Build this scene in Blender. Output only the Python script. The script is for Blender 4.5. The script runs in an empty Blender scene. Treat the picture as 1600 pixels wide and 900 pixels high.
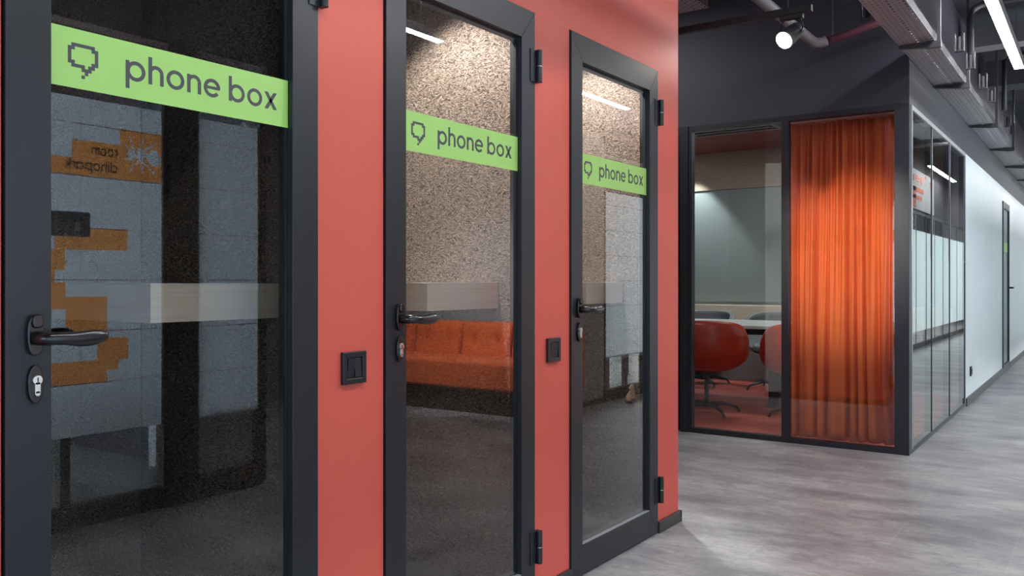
import bpy, bmesh, math, random
from mathutils import Vector, Matrix
random.seed(7)
SC = bpy.context.scene
COL = SC.collection
R = math.radians

# ------------------------------------------------------------------ camera, world, exposure
TH = math.atan(929 / 1335)
cam_d = bpy.data.cameras.new('camera')
cam_d.sensor_width = 36; cam_d.lens = 1335 / 1600 * 36
cam_d.shift_y = -10 / 1600
cam_d.clip_start = 0.05; cam_d.clip_end = 100
cam = bpy.data.objects.new('camera', cam_d); COL.objects.link(cam)
cam.location = (0, 0, 1.13); cam.rotation_euler = (R(90), 0, TH)
SC.camera = cam
w = bpy.data.worlds.new('world'); SC.world = w; w.use_nodes = True
w.node_tree.nodes['Background'].inputs[0].default_value = (0.55, 0.65, 0.85, 1)
w.node_tree.nodes['Background'].inputs[1].default_value = 0.06
SC.view_settings.view_transform = 'Standard'; SC.view_settings.look = 'None'
SC.view_settings.exposure = 0.0; SC.view_settings.gamma = 1.0
SC.view_settings.use_curve_mapping = False
SC.cycles.max_bounces = 8; SC.cycles.transparent_max_bounces = 16
SC.cycles.caustics_reflective = False; SC.cycles.caustics_refractive = False
SC.cycles.sample_clamp_indirect = 4.0

def area(name, loc, rot, sx, sy, power, color):
    d = bpy.data.lights.new(name, 'AREA'); d.shape = 'RECTANGLE'; d.size = sx; d.size_y = sy
    d.energy = power; d.color = color
    o = bpy.data.objects.new(name, d); COL.objects.link(o); o.location = loc; o.rotation_euler = rot
    return o
def spot(name, loc, target, power, color, angle, blend=0.5, radius=0.03):
    d = bpy.data.lights.new(name, 'SPOT'); d.energy = power; d.color = color
    d.spot_size = R(angle); d.spot_blend = blend; d.shadow_soft_size = radius
    o = bpy.data.objects.new(name, d); COL.objects.link(o); o.location = loc
    o.rotation_euler = (Vector(target) - Vector(loc)).to_track_quat('-Z', 'Y').to_euler()
    return o
COOL = (0.80, 0.90, 1.0); NEUT = (0.97, 0.98, 1.0); WARM = (1.0, 0.90, 0.80)
area('cool_fill_behind_camera', (-0.6, -4.6, 1.5), (R(90), 0, 0), 1.9, 2.2, 60, (0.50, 0.72, 1.0))  # added cool fill behind the camera, no window is modelled there
area('lounge_fill_light', (0.95, 4.7, 3.42), (0, 0, 0), 0.5, 1.6, 60, NEUT)  # added fill without a fixture, placed out of the door reflections
spot('sofa_fill_spot', (1.35, 4.1, 3.3), (1.45, 6.3, 0.62), 1250, NEUT, 44, 1.0, 0.04)  # added spot without a fixture, brightens the mirrored sofa
area('side_room_film_backlight', (3.15, -0.6, 1.35), (0, R(90), 0), 2.1, 6.0, 820, (0.74, 0.86, 1.0))  # added backlight for the translucent film, no window in that wall
area('office_film_backlight', (3.15, 9.5, 1.35), (0, R(90), 0), 2.1, 5.0, 450, (0.92, 0.96, 1.0))  # added backlight behind the long film front, no window modelled
area('far_bays_backlight', (3.15, 19.0, 1.35), (0, R(90), 0), 2.1, 12.0, 1100, (0.96, 0.97, 1.0))  # added backlight for the teal bays and the white wall, not a window
area('meeting_room_ceiling_light', (-2.6, 7.9, 2.58), (0, 0, 0), 0.9, 0.6, 26, NEUT)
spot('corner_panel_fill_spot', (-2.95, 5.2, 3.3), (-2.68, 3.75, 1.1), 420, NEUT, 46, 0.6, 0.04)  # added spot without a fixture, brightens the pale corner panel
area('back_passage_light', (-3.2, 4.9, 3.2), (0, 0, 0), 0.6, 0.6, 25, NEUT)

# ------------------------------------------------------------------ materials
def new_mat(name):
    m = bpy.data.materials.new(name); m.use_nodes = True
    nt = m.node_tree; return m, nt, nt.nodes['Principled BSDF']
def N(nt, t, **kw):
    n = nt.nodes.new(t)
    for k, v in kw.items():
        if k.startswith('i_'):
            key = k[2:]; key = int(key) if key.isdigit() else key.replace('_', ' ')
            n.inputs[key].default_value = v
        else: setattr(n, k, v)
    return n
def c4(c): return (c[0], c[1], c[2], 1)
def plain(name, col, rough=0.5, metal=0.0, var=0.06, scale=6.0, bump=0.0, bscale=200, spec=0.5, coat=0.0, sheen=0.0):
    m, nt, p = new_mat(name)
    tc = N(nt, 'ShaderNodeTexCoord'); no = N(nt, 'ShaderNodeTexNoise', i_Scale=scale, i_Detail=4.0)
    nt.links.new(tc.outputs['Object'], no.inputs['Vector'])
    ra = N(nt, 'ShaderNodeValToRGB')
    ra.color_ramp.elements[0].position = 0.3; ra.color_ramp.elements[1].position = 0.7
    ra.color_ramp.elements[0].color = c4([c * (1 - var) for c in col])
    ra.color_ramp.elements[1].color = c4([min(1, c * (1 + var)) for c in col])
    nt.links.new(no.outputs['Fac'], ra.inputs[0]); nt.links.new(ra.outputs[0], p.inputs['Base Color'])
    p.inputs['Roughness'].default_value = rough; p.inputs['Metallic'].default_value = metal
    p.inputs['Specular IOR Level'].default_value = spec
    p.inputs['Coat Weight'].default_value = coat; p.inputs['Sheen Weight'].default_value = sheen
    if bump:
        n2 = N(nt, 'ShaderNodeTexNoise', i_Scale=bscale, i_Detail=3.0); nt.links.new(tc.outputs['Object'], n2.inputs['Vector'])
        b = N(nt, 'ShaderNodeBump', i_Strength=bump, i_Distance=0.002)
        nt.links.new(n2.outputs['Fac'], b.inputs['Height']); nt.links.new(b.outputs[0], p.inputs['Normal'])
    return m
def emit(name, col, s):
    m = bpy.data.materials.new(name); m.use_nodes = True; nt = m.node_tree; nt.nodes.clear()
    e = N(nt, 'ShaderNodeEmission', i_Color=c4(col), i_Strength=s); o = N(nt, 'ShaderNodeOutputMaterial')
    nt.links.new(e.outputs[0], o.inputs[0]); return m
def glass(name, tint, panes=2):
    # clear pane: Fresnel reflection of all its faces together, the rest passes straight through
    m = bpy.data.materials.new(name); m.use_nodes = True; nt = m.node_tree; nt.nodes.clear()
    f = N(nt, 'ShaderNodeFresnel', i_IOR=1.52); g = N(nt, 'ShaderNodeNewGeometry')
    k = 2.0 * panes
    a = N(nt, 'ShaderNodeMath', operation='MULTIPLY'); a.inputs[1].default_value = k
    b = N(nt, 'ShaderNodeMath', operation='MULTIPLY_ADD'); b.inputs[1].default_value = k - 1; b.inputs[2].default_value = 1
    d = N(nt, 'ShaderNodeMath', operation='DIVIDE'); inv = N(nt, 'ShaderNodeMath', operation='SUBTRACT'); inv.inputs[0].default_value = 1
    mu = N(nt, 'ShaderNodeMath', operation='MULTIPLY', use_clamp=True)
    L = nt.links.new
    L(f.outputs[0], a.inputs[0]); L(f.outputs[0], b.inputs[0]); L(a.outputs[0], d.inputs[0]); L(b.outputs[0], d.inputs[1])
    L(g.outputs['Backfacing'], inv.inputs[1]); L(d.outputs[0], mu.inputs[0]); L(inv.outputs[0], mu.inputs[1])
    t = N(nt, 'ShaderNodeBsdfTransparent', i_Color=c4(tint)); gl = N(nt, 'ShaderNodeBsdfGlossy', i_Roughness=0.0)
    gl.inputs['Color'].default_value = (1, 1, 1, 1)
    mx = N(nt, 'ShaderNodeMixShader'); o = N(nt, 'ShaderNodeOutputMaterial')
    L(mu.outputs[0], mx.inputs[0]); L(t.outputs[0], mx.inputs[1]); L(gl.outputs[0], mx.inputs[2]); L(mx.outputs[0], o.inputs[0])
    return m
def ramp(nt, pts):
    ra = N(nt, 'ShaderNodeValToRGB'); cr = ra.color_ramp
    while len(cr.elements) < len(pts): cr.elements.new(0.5)
    for e, (p, c) in zip(cr.elements, pts): e.position = p; e.color = c4(c)
    return ra
def woodwool(name, tone=(1.0, 1.0, 1.0)):
    m, nt, p = new_mat(name); L = nt.links.new
    tc = N(nt, 'ShaderNodeTexCoord')
    hs = []
    for k, (rot, sc) in enumerate([((0, 0.6, 0.9), 1.0), ((0.9, 0.2, 2.2), 1.15), ((2.1, 1.3, 0.3), 0.9)]):
        nz = N(nt, 'ShaderNodeTexNoise', i_Scale=22.0, i_Detail=1.0); L(tc.outputs['Object'], nz.inputs['Vector'])
        mp0 = N(nt, 'ShaderNodeVectorMath', operation='SCALE'); mp0.inputs['Scale'].default_value = 0.045
        L(nz.outputs['Color'], mp0.inputs[0])
        ad = N(nt, 'ShaderNodeVectorMath', operation='ADD'); L(tc.outputs['Object'], ad.inputs[0]); L(mp0.outputs[0], ad.inputs[1])
        mp = N(nt, 'ShaderNodeMapping'); mp.inputs['Rotation'].default_value = rot
        mp.inputs['Scale'].default_value = (60 * sc, 300 * sc, 300 * sc)
        L(ad.outputs[0], mp.inputs['Vector'])
        n2 = N(nt, 'ShaderNodeTexNoise', i_Scale=1.0, i_Detail=1.5, i_Roughness=0.5); L(mp.outputs[0], n2.inputs['Vector'])
        hs.append(n2.outputs['Fac'])
    mx = N(nt, 'ShaderNodeMath', operation='MAXIMUM'); L(hs[0], mx.inputs[0]); L(hs[1], mx.inputs[1])
    mx2 = N(nt, 'ShaderNodeMath', operation='MAXIMUM'); L(mx.outputs[0], mx2.inputs[0]); L(hs[2], mx2.inputs[1])
    T = lambda c: [a * b for a, b in zip(c, tone)]
    ra = ramp(nt, [(0.47, T((0.02, 0.014, 0.010))), (0.55, T((0.13, 0.095, 0.07))), (0.64, T((0.32, 0.255, 0.20))), (0.75, T((0.46, 0.385, 0.315)))])
    L(mx2.outputs[0], ra.inputs[0]); L(ra.outputs[0], p.inputs['Base Color'])
    p.inputs['Roughness'].default_value = 0.9
    b = N(nt, 'ShaderNodeBump', i_Strength=0.8, i_Distance=0.004); L(mx2.outputs[0], b.inputs['Height']); L(b.outputs[0], p.inputs['Normal'])
    return m
def floor_mat():
    m, nt, p = new_mat('floor_grey_vinyl'); L = nt.links.new
    tc = N(nt, 'ShaderNodeTexCoord')
    def noise(scale, vec, det=6.0, rough=0.6, dist=0.0):
        mp = N(nt, 'ShaderNodeMapping'); mp.inputs['Scale'].default_value = vec; mp.inputs['Rotation'].default_value = (0, 0, 0.25)
        L(tc.outputs['Object'], mp.inputs['Vector'])
        n = N(nt, 'ShaderNodeTexNoise', i_Scale=scale, i_Detail=det, i_Roughness=rough, i_Distortion=dist); L(mp.outputs[0], n.inputs['Vector']); return n
    a = noise(1.6, (1.0, 2.0, 1)); b = noise(7, (1.0, 2.1, 1), 9, 0.74, 0.8); c = noise(50, (0.6, 1.8, 1), 5, 0.7)
    ra = ramp(nt, [(0.34, (0.15, 0.145, 0.155)), (0.5, (0.245, 0.24, 0.248)), (0.66, (0.35, 0.345, 0.345))]); L(a.outputs['Fac'], ra.inputs[0])
    rb = ramp(nt, [(0.34, (0.66, 0.65, 0.67)), (0.5, (1, 1, 1)), (0.66, (1.30, 1.29, 1.28))]); L(b.outputs['Fac'], rb.inputs[0])
    rc = ramp(nt, [(0.3, (0.85, 0.85, 0.85)), (0.7, (1.12, 1.12, 1.12))]); L(c.outputs['Fac'], rc.inputs[0])
    m1 = N(nt, 'ShaderNodeVectorMath', operation='MULTIPLY'); L(ra.outputs[0], m1.inputs[0]); L(rb.outputs[0], m1.inputs[1])
    m2 = N(nt, 'ShaderNodeVectorMath', operation='MULTIPLY'); L(m1.outputs[0], m2.inputs[0]); L(rc.outputs[0], m2.inputs[1])
    bmap = N(nt, 'ShaderNodeMapping'); bmap.inputs['Rotation'].default_value = (0, 0, R(90)); bmap.inputs['Location'].default_value = (0, 0.02, 0)
    L(tc.outputs['Object'], bmap.inputs['Vector'])
    br = N(nt, 'ShaderNodeTexBrick', i_Scale=1.0, offset=0.5)
    br.inputs['Color1'].default_value = (0.97, 0.97, 0.97, 1); br.inputs['Color2'].default_value = (1.02, 1.02, 1.02, 1)
    br.inputs['Mortar'].default_value = (1.22, 1.22, 1.22, 1); br.inputs['Mortar Size'].default_value = 0.0015
    br.inputs['Brick Width'].default_value = 0.9; br.inputs['Row Height'].default_value = 0.45
    L(bmap.outputs[0], br.inputs['Vector'])
    m3 = N(nt, 'ShaderNodeVectorMath', operation='MULTIPLY'); L(m2.outputs[0], m3.inputs[0]); L(br.outputs['Color'], m3.inputs[1])
    L(m3.outputs[0], p.inputs['Base Color'])
    rr = N(nt, 'ShaderNodeMapRange'); rr.inputs['To Min'].default_value = 0.28; rr.inputs['To Max'].default_value = 0.5
    L(b.outputs['Fac'], rr.inputs['Value']); L(rr.outputs[0], p.inputs['Roughness'])
    bm_ = N(nt, 'ShaderNodeBump', i_Strength=0.15, i_Distance=0.001); L(c.outputs['Fac'], bm_.inputs['Height']); L(bm_.outputs[0], p.inputs['Normal'])
    return m
def wood_mat(name, axis):
    m, nt, p = new_mat(name); L = nt.links.new
    tc = N(nt, 'ShaderNodeTexCoord'); mp = N(nt, 'ShaderNodeMapping')
    mp.inputs['Scale'].default_value = (3, 3, 130)
    L(tc.outputs['Object'], mp.inputs['Vector'])
    n = N(nt, 'ShaderNodeTexNoise', i_Scale=1.0, i_Detail=5.0, i_Roughness=0.6, i_Distortion=0.5); L(mp.outputs[0], n.inputs['Vector'])
    ra = ramp(nt, [(0.3, (0.74, 0.59, 0.44)), (0.5, (0.84, 0.71, 0.56)), (0.7, (0.89, 0.78, 0.65))])
    L(n.outputs['Fac'], ra.inputs[0]); L(ra.outputs[0], p.inputs['Base Color']); p.inputs['Roughness'].default_value = 0.45
    return m
def tray_mat():
    # zinc sheet punched with rows of slots (real see-through holes)
    m, nt, p = new_mat('perforated_zinc_sheet'); L = nt.links.new
    p.inputs['Base Color'].default_value = (0.27, 0.25, 0.27, 1); p.inputs['Metallic'].default_value = 0.0; p.inputs['Roughness'].default_value = 0.5
    tc = N(nt, 'ShaderNodeTexCoord'); sp = N(nt, 'ShaderNodeSeparateXYZ'); L(tc.outputs['Object'], sp.inputs[0])
    def mth(op, a, b=None, c=None):
        n = N(nt, 'ShaderNodeMath', operation=op)
        for i, v in enumerate((a, b, c)):
            if v is None: continue
            if isinstance(v, (int, float)): n.inputs[i].default_value = v
            else: L(v, n.inputs[i])
        return n.outputs[0]
    col = mth('DIVIDE', sp.outputs['X'], 0.025)
    cf = mth('FRACT', col); ci = mth('FLOOR', col)
    yy = mth('DIVIDE', sp.outputs['Y'], 0.05); yy = mth('ADD', yy, mth('MULTIPLY', ci, 0.37)); yf = mth('FRACT', yy)
    inx = mth('LESS_THAN', mth('ABSOLUTE', mth('SUBTRACT', cf, 0.5)), 0.2)
    iny = mth('LESS_THAN', mth('ABSOLUTE', mth('SUBTRACT', yf, 0.5)), 0.26)
    hole = mth('MULTIPLY', inx, iny)
    # every few columns carries the open slots; the rest are shallow pressed marks
    wide = mth('GREATER_THAN', mth('FRACT', mth('MULTIPLY', ci, 0.3334)), 0.3)
    fac = mth('MULTIPLY', hole, mth('SUBTRACT', 1.0, mth('MULTIPLY', wide, 0.55)))
    t = N(nt, 'ShaderNodeBsdfTransparent'); mx = N(nt, 'ShaderNodeMixShader')
    out = nt.nodes['Material Output']; L(fac, mx.inputs[0]); L(p.outputs[0], mx.inputs[1]); L(t.outputs[0], mx.inputs[2]); L(mx.outputs[0], out.inputs[0])
    return m
def wall_paint(name, col, rough=0.55):
    return plain(name, col, rough, var=0.03, scale=2.5, bump=0.25, bscale=90)

M = dict(
    floor=floor_mat(),
    red=wall_paint('coral_red_paint', (0.58, 0.090, 0.064), 0.5),
    slate=wall_paint('slate_paint', (0.030, 0.028, 0.041), 0.6),
    ceil=wall_paint('dark_ceiling_paint', (0.024, 0.025, 0.034), 0.7),
    white=wall_paint('white_paint', (0.74, 0.75, 0.78), 0.45),
    endwhite=wall_paint('pale_green_white_paint', (0.66, 0.68, 0.64), 0.5),
    beige=wall_paint('greige_paint', (0.34, 0.32, 0.30), 0.5),
    grey=wall_paint('grey_paint', (0.27, 0.275, 0.28), 0.5),
    frame=plain('black_powder_coat', (0.011, 0.0135, 0.018), 0.40, var=0.05, bump=0.06, bscale=500),
    black=plain('matt_black', (0.008, 0.008, 0.009), 0.5),
    gasket=plain('black_rubber', (0.006, 0.006, 0.006), 0.6),
    handle=plain('satin_black_metal', (0.007, 0.007, 0.008), 0.22, spec=0.6),
    chrome=plain('nickel', (0.75, 0.74, 0.72), 0.28, 1.0),
    silver=plain('anodised_aluminium', (0.42, 0.43, 0.45), 0.4, 0.6),
    green=plain('lime_green_film', (0.34, 0.60, 0.15), 0.42, var=0.01),
    ink=plain('dark_grey_ink', (0.055, 0.055, 0.065), 0.5, var=0.01),
    base=plain('dark_baseboard', (0.028, 0.026, 0.028), 0.4),
    plastic=plain('black_plastic', (0.010, 0.011, 0.014), 0.38),
    wool=woodwool('wood_wool_panel'),
    woody=wood_mat('pale_oak_laminate', 0),
    boothf=plain('booth_dark_floor', (0.06, 0.06, 0.062), 0.5, var=0.25, scale=9),
    gl=glass('door_glass', (0.80, 0.80, 0.80), 1.15),
    gl1=glass('clear_partition_glass', (0.88, 0.92, 0.91), 1.3),
    film=plain('white_window_film', (0.66, 0.70, 0.75), 0.5, var=0.02),
    joint=plain('film_joint', (0.30, 0.12, 0.08), 0.6),
    ofilm=plain('orange_window_film', (0.86, 0.33, 0.09), 0.5, var=0.02),
    sofa=plain('burnt_orange_velvet', (0.62, 0.095, 0.010), 0.75, var=0.10, scale=9, bump=0.2, bscale=600, sheen=0.15),
    curtain=plain('orange_curtain_cloth', (0.72, 0.125, 0.026), 0.8, var=0.05, scale=8, bump=0.15, bscale=700),
    redshell=plain('red_chair_shell', (0.55, 0.045, 0.012), 0.35, var=0.04),
    pad=plain('grey_seat_fabric', (0.26, 0.26, 0.275), 0.9, bump=0.3),
    padl=plain('pale_seat_fabric', (0.42, 0.38, 0.36), 0.9, bump=0.3),
    carpet=plain('red_carpet', (0.52, 0.085, 0.055), 0.95, var=0.12, scale=40, bump=0.5, bscale=500),
    redceil=wall_paint('dark_red_ceiling', (0.20, 0.035, 0.03), 0.7),
    cork=plain('cork_board', (0.40, 0.30, 0.24), 0.85, var=0.2, scale=60),
    board=plain('grey_green_glass_board', (0.30, 0.33, 0.33), 0.25, var=0.02),
    tabletop=plain('white_laminate', (0.72, 0.70, 0.68), 0.3),
    trayv=tray_mat(), zinc=plain('zinc_steel', (0.045, 0.042, 0.048), 0.75, 0.0, spec=0.2),
    dsteel=plain('painted_grey_steel', (0.035, 0.035, 0.042), 0.6, 0.0),
    pipe=plain('grey_painted_pipe', (0.17, 0.155, 0.17), 0.5), rpipe=plain('dull_red_pipe', (0.12, 0.03, 0.045), 0.6),
    teal=plain('teal_frosted_glass', (0.72, 0.775, 0.78), 0.35, var=0.03),
    paper=plain('white_paper', (0.80, 0.82, 0.80), 0.6), redink=plain('red_print', (0.75, 0.16, 0.10), 0.6),
    tan=plain('tan_leather', (0.42, 0.24, 0.14), 0.6), yellow=plain('yellow_sticker', (0.75, 0.60, 0.05), 0.5),
    panelblue=plain('blue_grey_steel', (0.05, 0.11, 0.15), 0.4),
    lamp=emit('lamp_diffuser', (0.97, 0.98, 1.0), 68.0),
    spotlens=emit('spot_lens', (1.0, 0.96, 0.90), 30.0),
    downl=emit('downlight_lens', (1.0, 0.93, 0.84), 8.0),
    offlens=plain('unlit_lens', (0.5, 0.5, 0.48), 0.4),
)

def translucent(m, k):
    nt = m.node_tree; p = nt.nodes['Principled BSDF']; t = N(nt, 'ShaderNodeBsdfTranslucent'); mx = N(nt, 'ShaderNodeMixShader'); mx.inputs[0].default_value = k
    for l in list(nt.links):
        if l.to_socket == p.inputs['Base Color']: nt.links.new(l.from_socket, t.inputs['Color'])
    nt.links.new(p.outputs[0], mx.inputs[1]); nt.links.new(t.outputs[0], mx.inputs[2]); nt.links.new(mx.outputs[0], nt.nodes['Material Output'].inputs[0])
for k_ in ('film', 'ofilm', 'teal'): translucent(M[k_], 0.55)

# ------------------------------------------------------------------ mesh helpers
class MB:
    def __init__(s): s.bm = bmesh.new()
    def box(s, x0, x1, y0, y1, z0, z1):
        if x0 > x1: x0, x1 = x1, x0
        if y0 > y1: y0, y1 = y1, y0
        v = [s.bm.verts.new(p) for p in ((x0,y0,z0),(x1,y0,z0),(x1,y1,z0),(x0,y1,z0),(x0,y0,z1),(x1,y0,z1),(x1,y1,z1),(x0,y1,z1))]
        for f in ((3,2,1,0),(4,5,6,7),(0,1,5,4),(1,2,6,5),(2,3,7,6),(3,0,4,7)): s.bm.faces.new([v[i] for i in f])
        return s
    def prism(s, pts, ext):
        # pts: 3D polygon, ext: extrusion vector
        e = Vector(ext); a = [s.bm.verts.new(p) for p in pts]; b = [s.bm.verts.new(Vector(p) + e) for p in pts]; n = len(pts)
        s.bm.faces.new(a[::-1]); s.bm.faces.new(b)
        for i in range(n): s.bm.faces.new((a[i], a[(i+1) % n], b[(i+1) % n], b[i]))
        return s
    def tube(s, path, rad, seg=12, flat=1.0, up=(0, 0, 1)):
        # path of points with a radius (or a list of radii / (a, b) pairs); flat = squash along 'up'
        P = [Vector(p) for p in path]; n = len(P); rings = []
        upv = Vector(up)
        for i, p in enumerate(P):
            t = (P[min(i+1, n-1)] - P[max(i-1, 0)]).normalized()
            u = upv if abs(t.dot(upv)) < 0.95 else Vector((1, 0, 0))
            a = t.cross(u).normalized(); b = a.cross(t).normalized()
            r = rad[i] if isinstance(rad, (list, tuple)) else rad
            ra, rb = r if isinstance(r, (list, tuple)) else (r, r * flat)
            rings.append([s.bm.verts.new(p + a * math.cos(2*math.pi*k/seg) * ra + b * math.sin(2*math.pi*k/seg) * rb) for k in range(seg)])
        for i in range(n-1):
            for k in range(seg):
                s.bm.faces.new((rings[i][k], rings[i][(k+1) % seg], rings[i+1][(k+1) % seg], rings[i+1][k]))
        s.bm.faces.new(rings[0][::-1]); s.bm.faces.new(rings[-1]); return s
    def cyl(s, p0, p1, r, seg=20, r1=None): return s.tube([p0, p1], [r, r if r1 is None else r1], seg)
    def grid(s, nu, nv, fn, thick=None):
        V = [[s.bm.verts.new(fn(i / nu, j / nv)) for j in range(nv+1)] for i in range(nu+1)]
        for i in range(nu):
            for j in range(nv): s.bm.faces.new((V[i][j], V[i+1][j], V[i+1][j+1], V[i][j+1]))
        return s
    def build(s, name, mat, parent=None, bevel=0.0, smooth=False, local=False, solid=0.0, subd=0, seg=2):
        bmesh.ops.recalc_face_normals(s.bm, faces=s.bm.faces)
        off = Vector((0, 0, 0))
        if parent is not None and not local:
            q = parent
            while q is not None: off += q.location; q = q.parent
        elif parent is None and not local:
            c = [v.co for v in s.bm.verts]
            off = Vector(((min(v.x for v in c)+max(v.x for v in c))/2, (min(v.y for v in c)+max(v.y for v in c))/2, min(v.z for v in c)))
        for v in s.bm.verts: v.co -= off
        me = bpy.data.meshes.new(name); s.bm.to_mesh(me); s.bm.free()
        me.materials.append(mat)
        o = bpy.data.objects.new(name, me); COL.objects.link(o)
        if parent is not None: o.parent = parent
        else: o.location = off
        if smooth:
            for p in me.polygons: p.use_smooth = True
        if solid:
            m = o.modifiers.new('solid', 'SOLIDIFY'); m.thickness = solid; m.offset = 0
        if bevel:
            m = o.modifiers.new('bevel', 'BEVEL'); m.width = bevel; m.segments = seg; m.limit_method = 'ANGLE'; m.angle_limit = R(40)
        if subd:
            m = o.modifiers.new('subd', 'SUBSURF'); m.levels = subd; m.render_levels = subd
        return o
def B(*a): return MB().box(*a)
def tag(o, label, cat, group=None, kind=None):
    o['label'] = label; o['category'] = cat
    if group: o['group'] = group
    if kind: o['kind'] = kind
    return o
def thing(name, label, cat, loc=(0, 0, 0), rotz=0, group=None, kind=None):
    o = bpy.data.objects.new(name, None); COL.objects.link(o); o.empty_display_size = 0.1
    o.location = loc; o.rotation_euler = (0, 0, rotz); return tag(o, label, cat, group, kind)
def struct(name, mb, mat, label, cat, **kw):
    return tag(mb.build(name, mat, **kw), label, cat, kind='structure')
def copy_tree(o, parent=None):
    c = o.copy(); COL.objects.link(c)
    if parent: c.parent = parent
    for ch in list(o.children): copy_tree(ch, c)
    return c

# ------------------------------------------------------------------ lettering (stroke built, unit = x-height)
SW = 0.195
def arc(cx, cy, rx, ry, a0, a1, w=SW, n=28):
    out = []
    for i in range(n):
        t0 = R(a0 + (a1 - a0) * i / n); t1 = R(a0 + (a1 - a0) * (i + 1) / n)
        f = lambda t, k: (cx + math.cos(t) * (rx - k), cy + math.sin(t) * (ry - k))
        out.append([f(t0, 0), f(t1, 0), f(t1, w), f(t0, w)])
    return out
def rect(x0, y0, x1, y1): return [[(x0, y0), (x1, y0), (x1, y1), (x0, y1)]]
def bar(x0, y0, x1, y1, w=SW):   # slanted stroke cut level at top and bottom
    h = w * 0.62
    return [[(x0 - h, y0), (x0 + h, y0), (x1 + h, y1), (x1 - h, y1)]]
def glyph(c):
    if c == 'o': return arc(.52, .5, .52, .52, 0, 360), 1.04
    if c == 'p': return rect(0, -.42, SW, 1) + arc(.54, .5, .52, .52, 0, 360), 1.06
    if c == 'b': return rect(0, 0, SW, 1.42) + arc(.54, .5, .52, .52, 0, 360), 1.06
    if c == 'd': return rect(1.06 - SW, 0, 1.06, 1.42) + arc(.52, .5, .52, .52, 0, 360), 1.06
    if c == 'a': return rect(1.04 - SW, 0, 1.04, 1) + arc(.52, .5, .52, .52, 0, 360), 1.04
    if c == 'h': return rect(0, 0, SW, 1.42) + rect(.84 - SW, 0, .84, .6) + arc(.42, .6, .42, .42, 0, 180), .84
    if c == 'n': return rect(0, 0, SW, 1) + rect(.84 - SW, 0, .84, .6) + arc(.42, .6, .42, .42, 0, 180), .84
    if c == 'm': return rect(0, 0, SW, 1) + rect(.66 - SW/2, 0, .66 + SW/2, .65) + rect(1.32 - SW, 0, 1.32, .65) + arc(.37, .65, .37, .37, 0, 180) + arc(.95, .65, .37, .37, 0, 180), 1.32
    if c == 'e': return rect(.05, .44, 1.0, .44 + SW*.8) + arc(.52, .5, .52, .52, 0, 322), 1.04
    if c == 'r': return rect(0, 0, SW, 1) + arc(.42, .58, .42, .42, 75, 180), .5
    if c == 'i': return rect(0, 0, SW, 1) + rect(0, 1.18, SW, 1.18 + SW), SW
    if c == 'k': return rect(0, 0, SW, 1.42) + bar(.72, 0, .28, .55) + bar(.12, .38, .66, 1), .8
    if c == 'x': return bar(.12, 0, .76, 1) + bar(.76, 0, .12, 1), .88
    if c == 'w': return bar(.1, 1, .35, 0) + bar(.35, 0, .6, 1) + bar(.6, 1, .85, 0) + bar(.85, 0, 1.1, 1), 1.2
    if c == 's': return arc(.35, .73, .33, .29, 20, 270) + arc(.35, .28, .33, .29, -160, 90), .7
    if c == "'": return rect(0, 1.05, SW, 1.42), SW
    if c == 'F': return rect(0, 0, .3, 1.42) + rect(0, 1.14, .95, 1.42) + rect(0, .6, .8, .86), 1.0
    return [], .34
def text_polys(s, gap=.17):
    x = 0; P = []
    for c in s:
        g, w_ = glyph(c)
        P += [[(a + x, b) for a, b in poly] for poly in g]
        x += w_ + (gap if c != ' ' else 0.05)
    return P, x - gap
def letters(mb, s, xface, y0, z0, xh, width, d=1, thick=0.001, nx=1):
    # on a plane x = xface; d = +1 letters run along +Y, -1 along -Y; nx = the side the relief rises to
    P, w_ = text_polys(s); k = width / w_
    for i, poly in enumerate(P): mb.prism([(xface, y0 + d * a * k, z0 + b * xh) for a, b in poly], (nx * thick * (1.5 if poly[0][1] == poly[1][1] else 1.0), 0, 0))
BUBBLE = [".#######.", "##.....##", "#.......#", "#.......#", "#.......#", "##.....##", ".####.##.", "....###..", ".....#...", "....#...."]
def pixels(mb, rows, xface, y0, ztop, py, pz, thick, nx=1, d=1):
    for r, row in enumerate(rows):
        k = 0
        while k < len(row):
            if row[k] == '#':
                e = k
                while e < len(row) and row[e] == '#': e += 1
                mb.box(xface, xface + nx * thick, y0 + d * k * py, y0 + d * e * py, ztop - (r + 1) * pz, ztop - r * pz); k = e
            else: k += 1

# ------------------------------------------------------------------ the setting
XF = -1.65           # front face of the phone box doors
XW = -1.658          # face of the red wall
CH = 3.45            # ceiling height
DY = [(0.752, 1.506), (1.757, 2.513), (2.763, 3.517)]
DT = 2.075
struct('floor', B(-6.5, 5.0, -5.2, 31, -0.1, 0.0), M['floor'], 'grey stone-look vinyl floor of the corridor', 'floor')
struct('ceiling', B(-6.5, 5.0, -5.2, 31, CH, CH + 0.15), M['ceil'], 'dark open ceiling slab above the pipes', 'ceiling')
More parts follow.
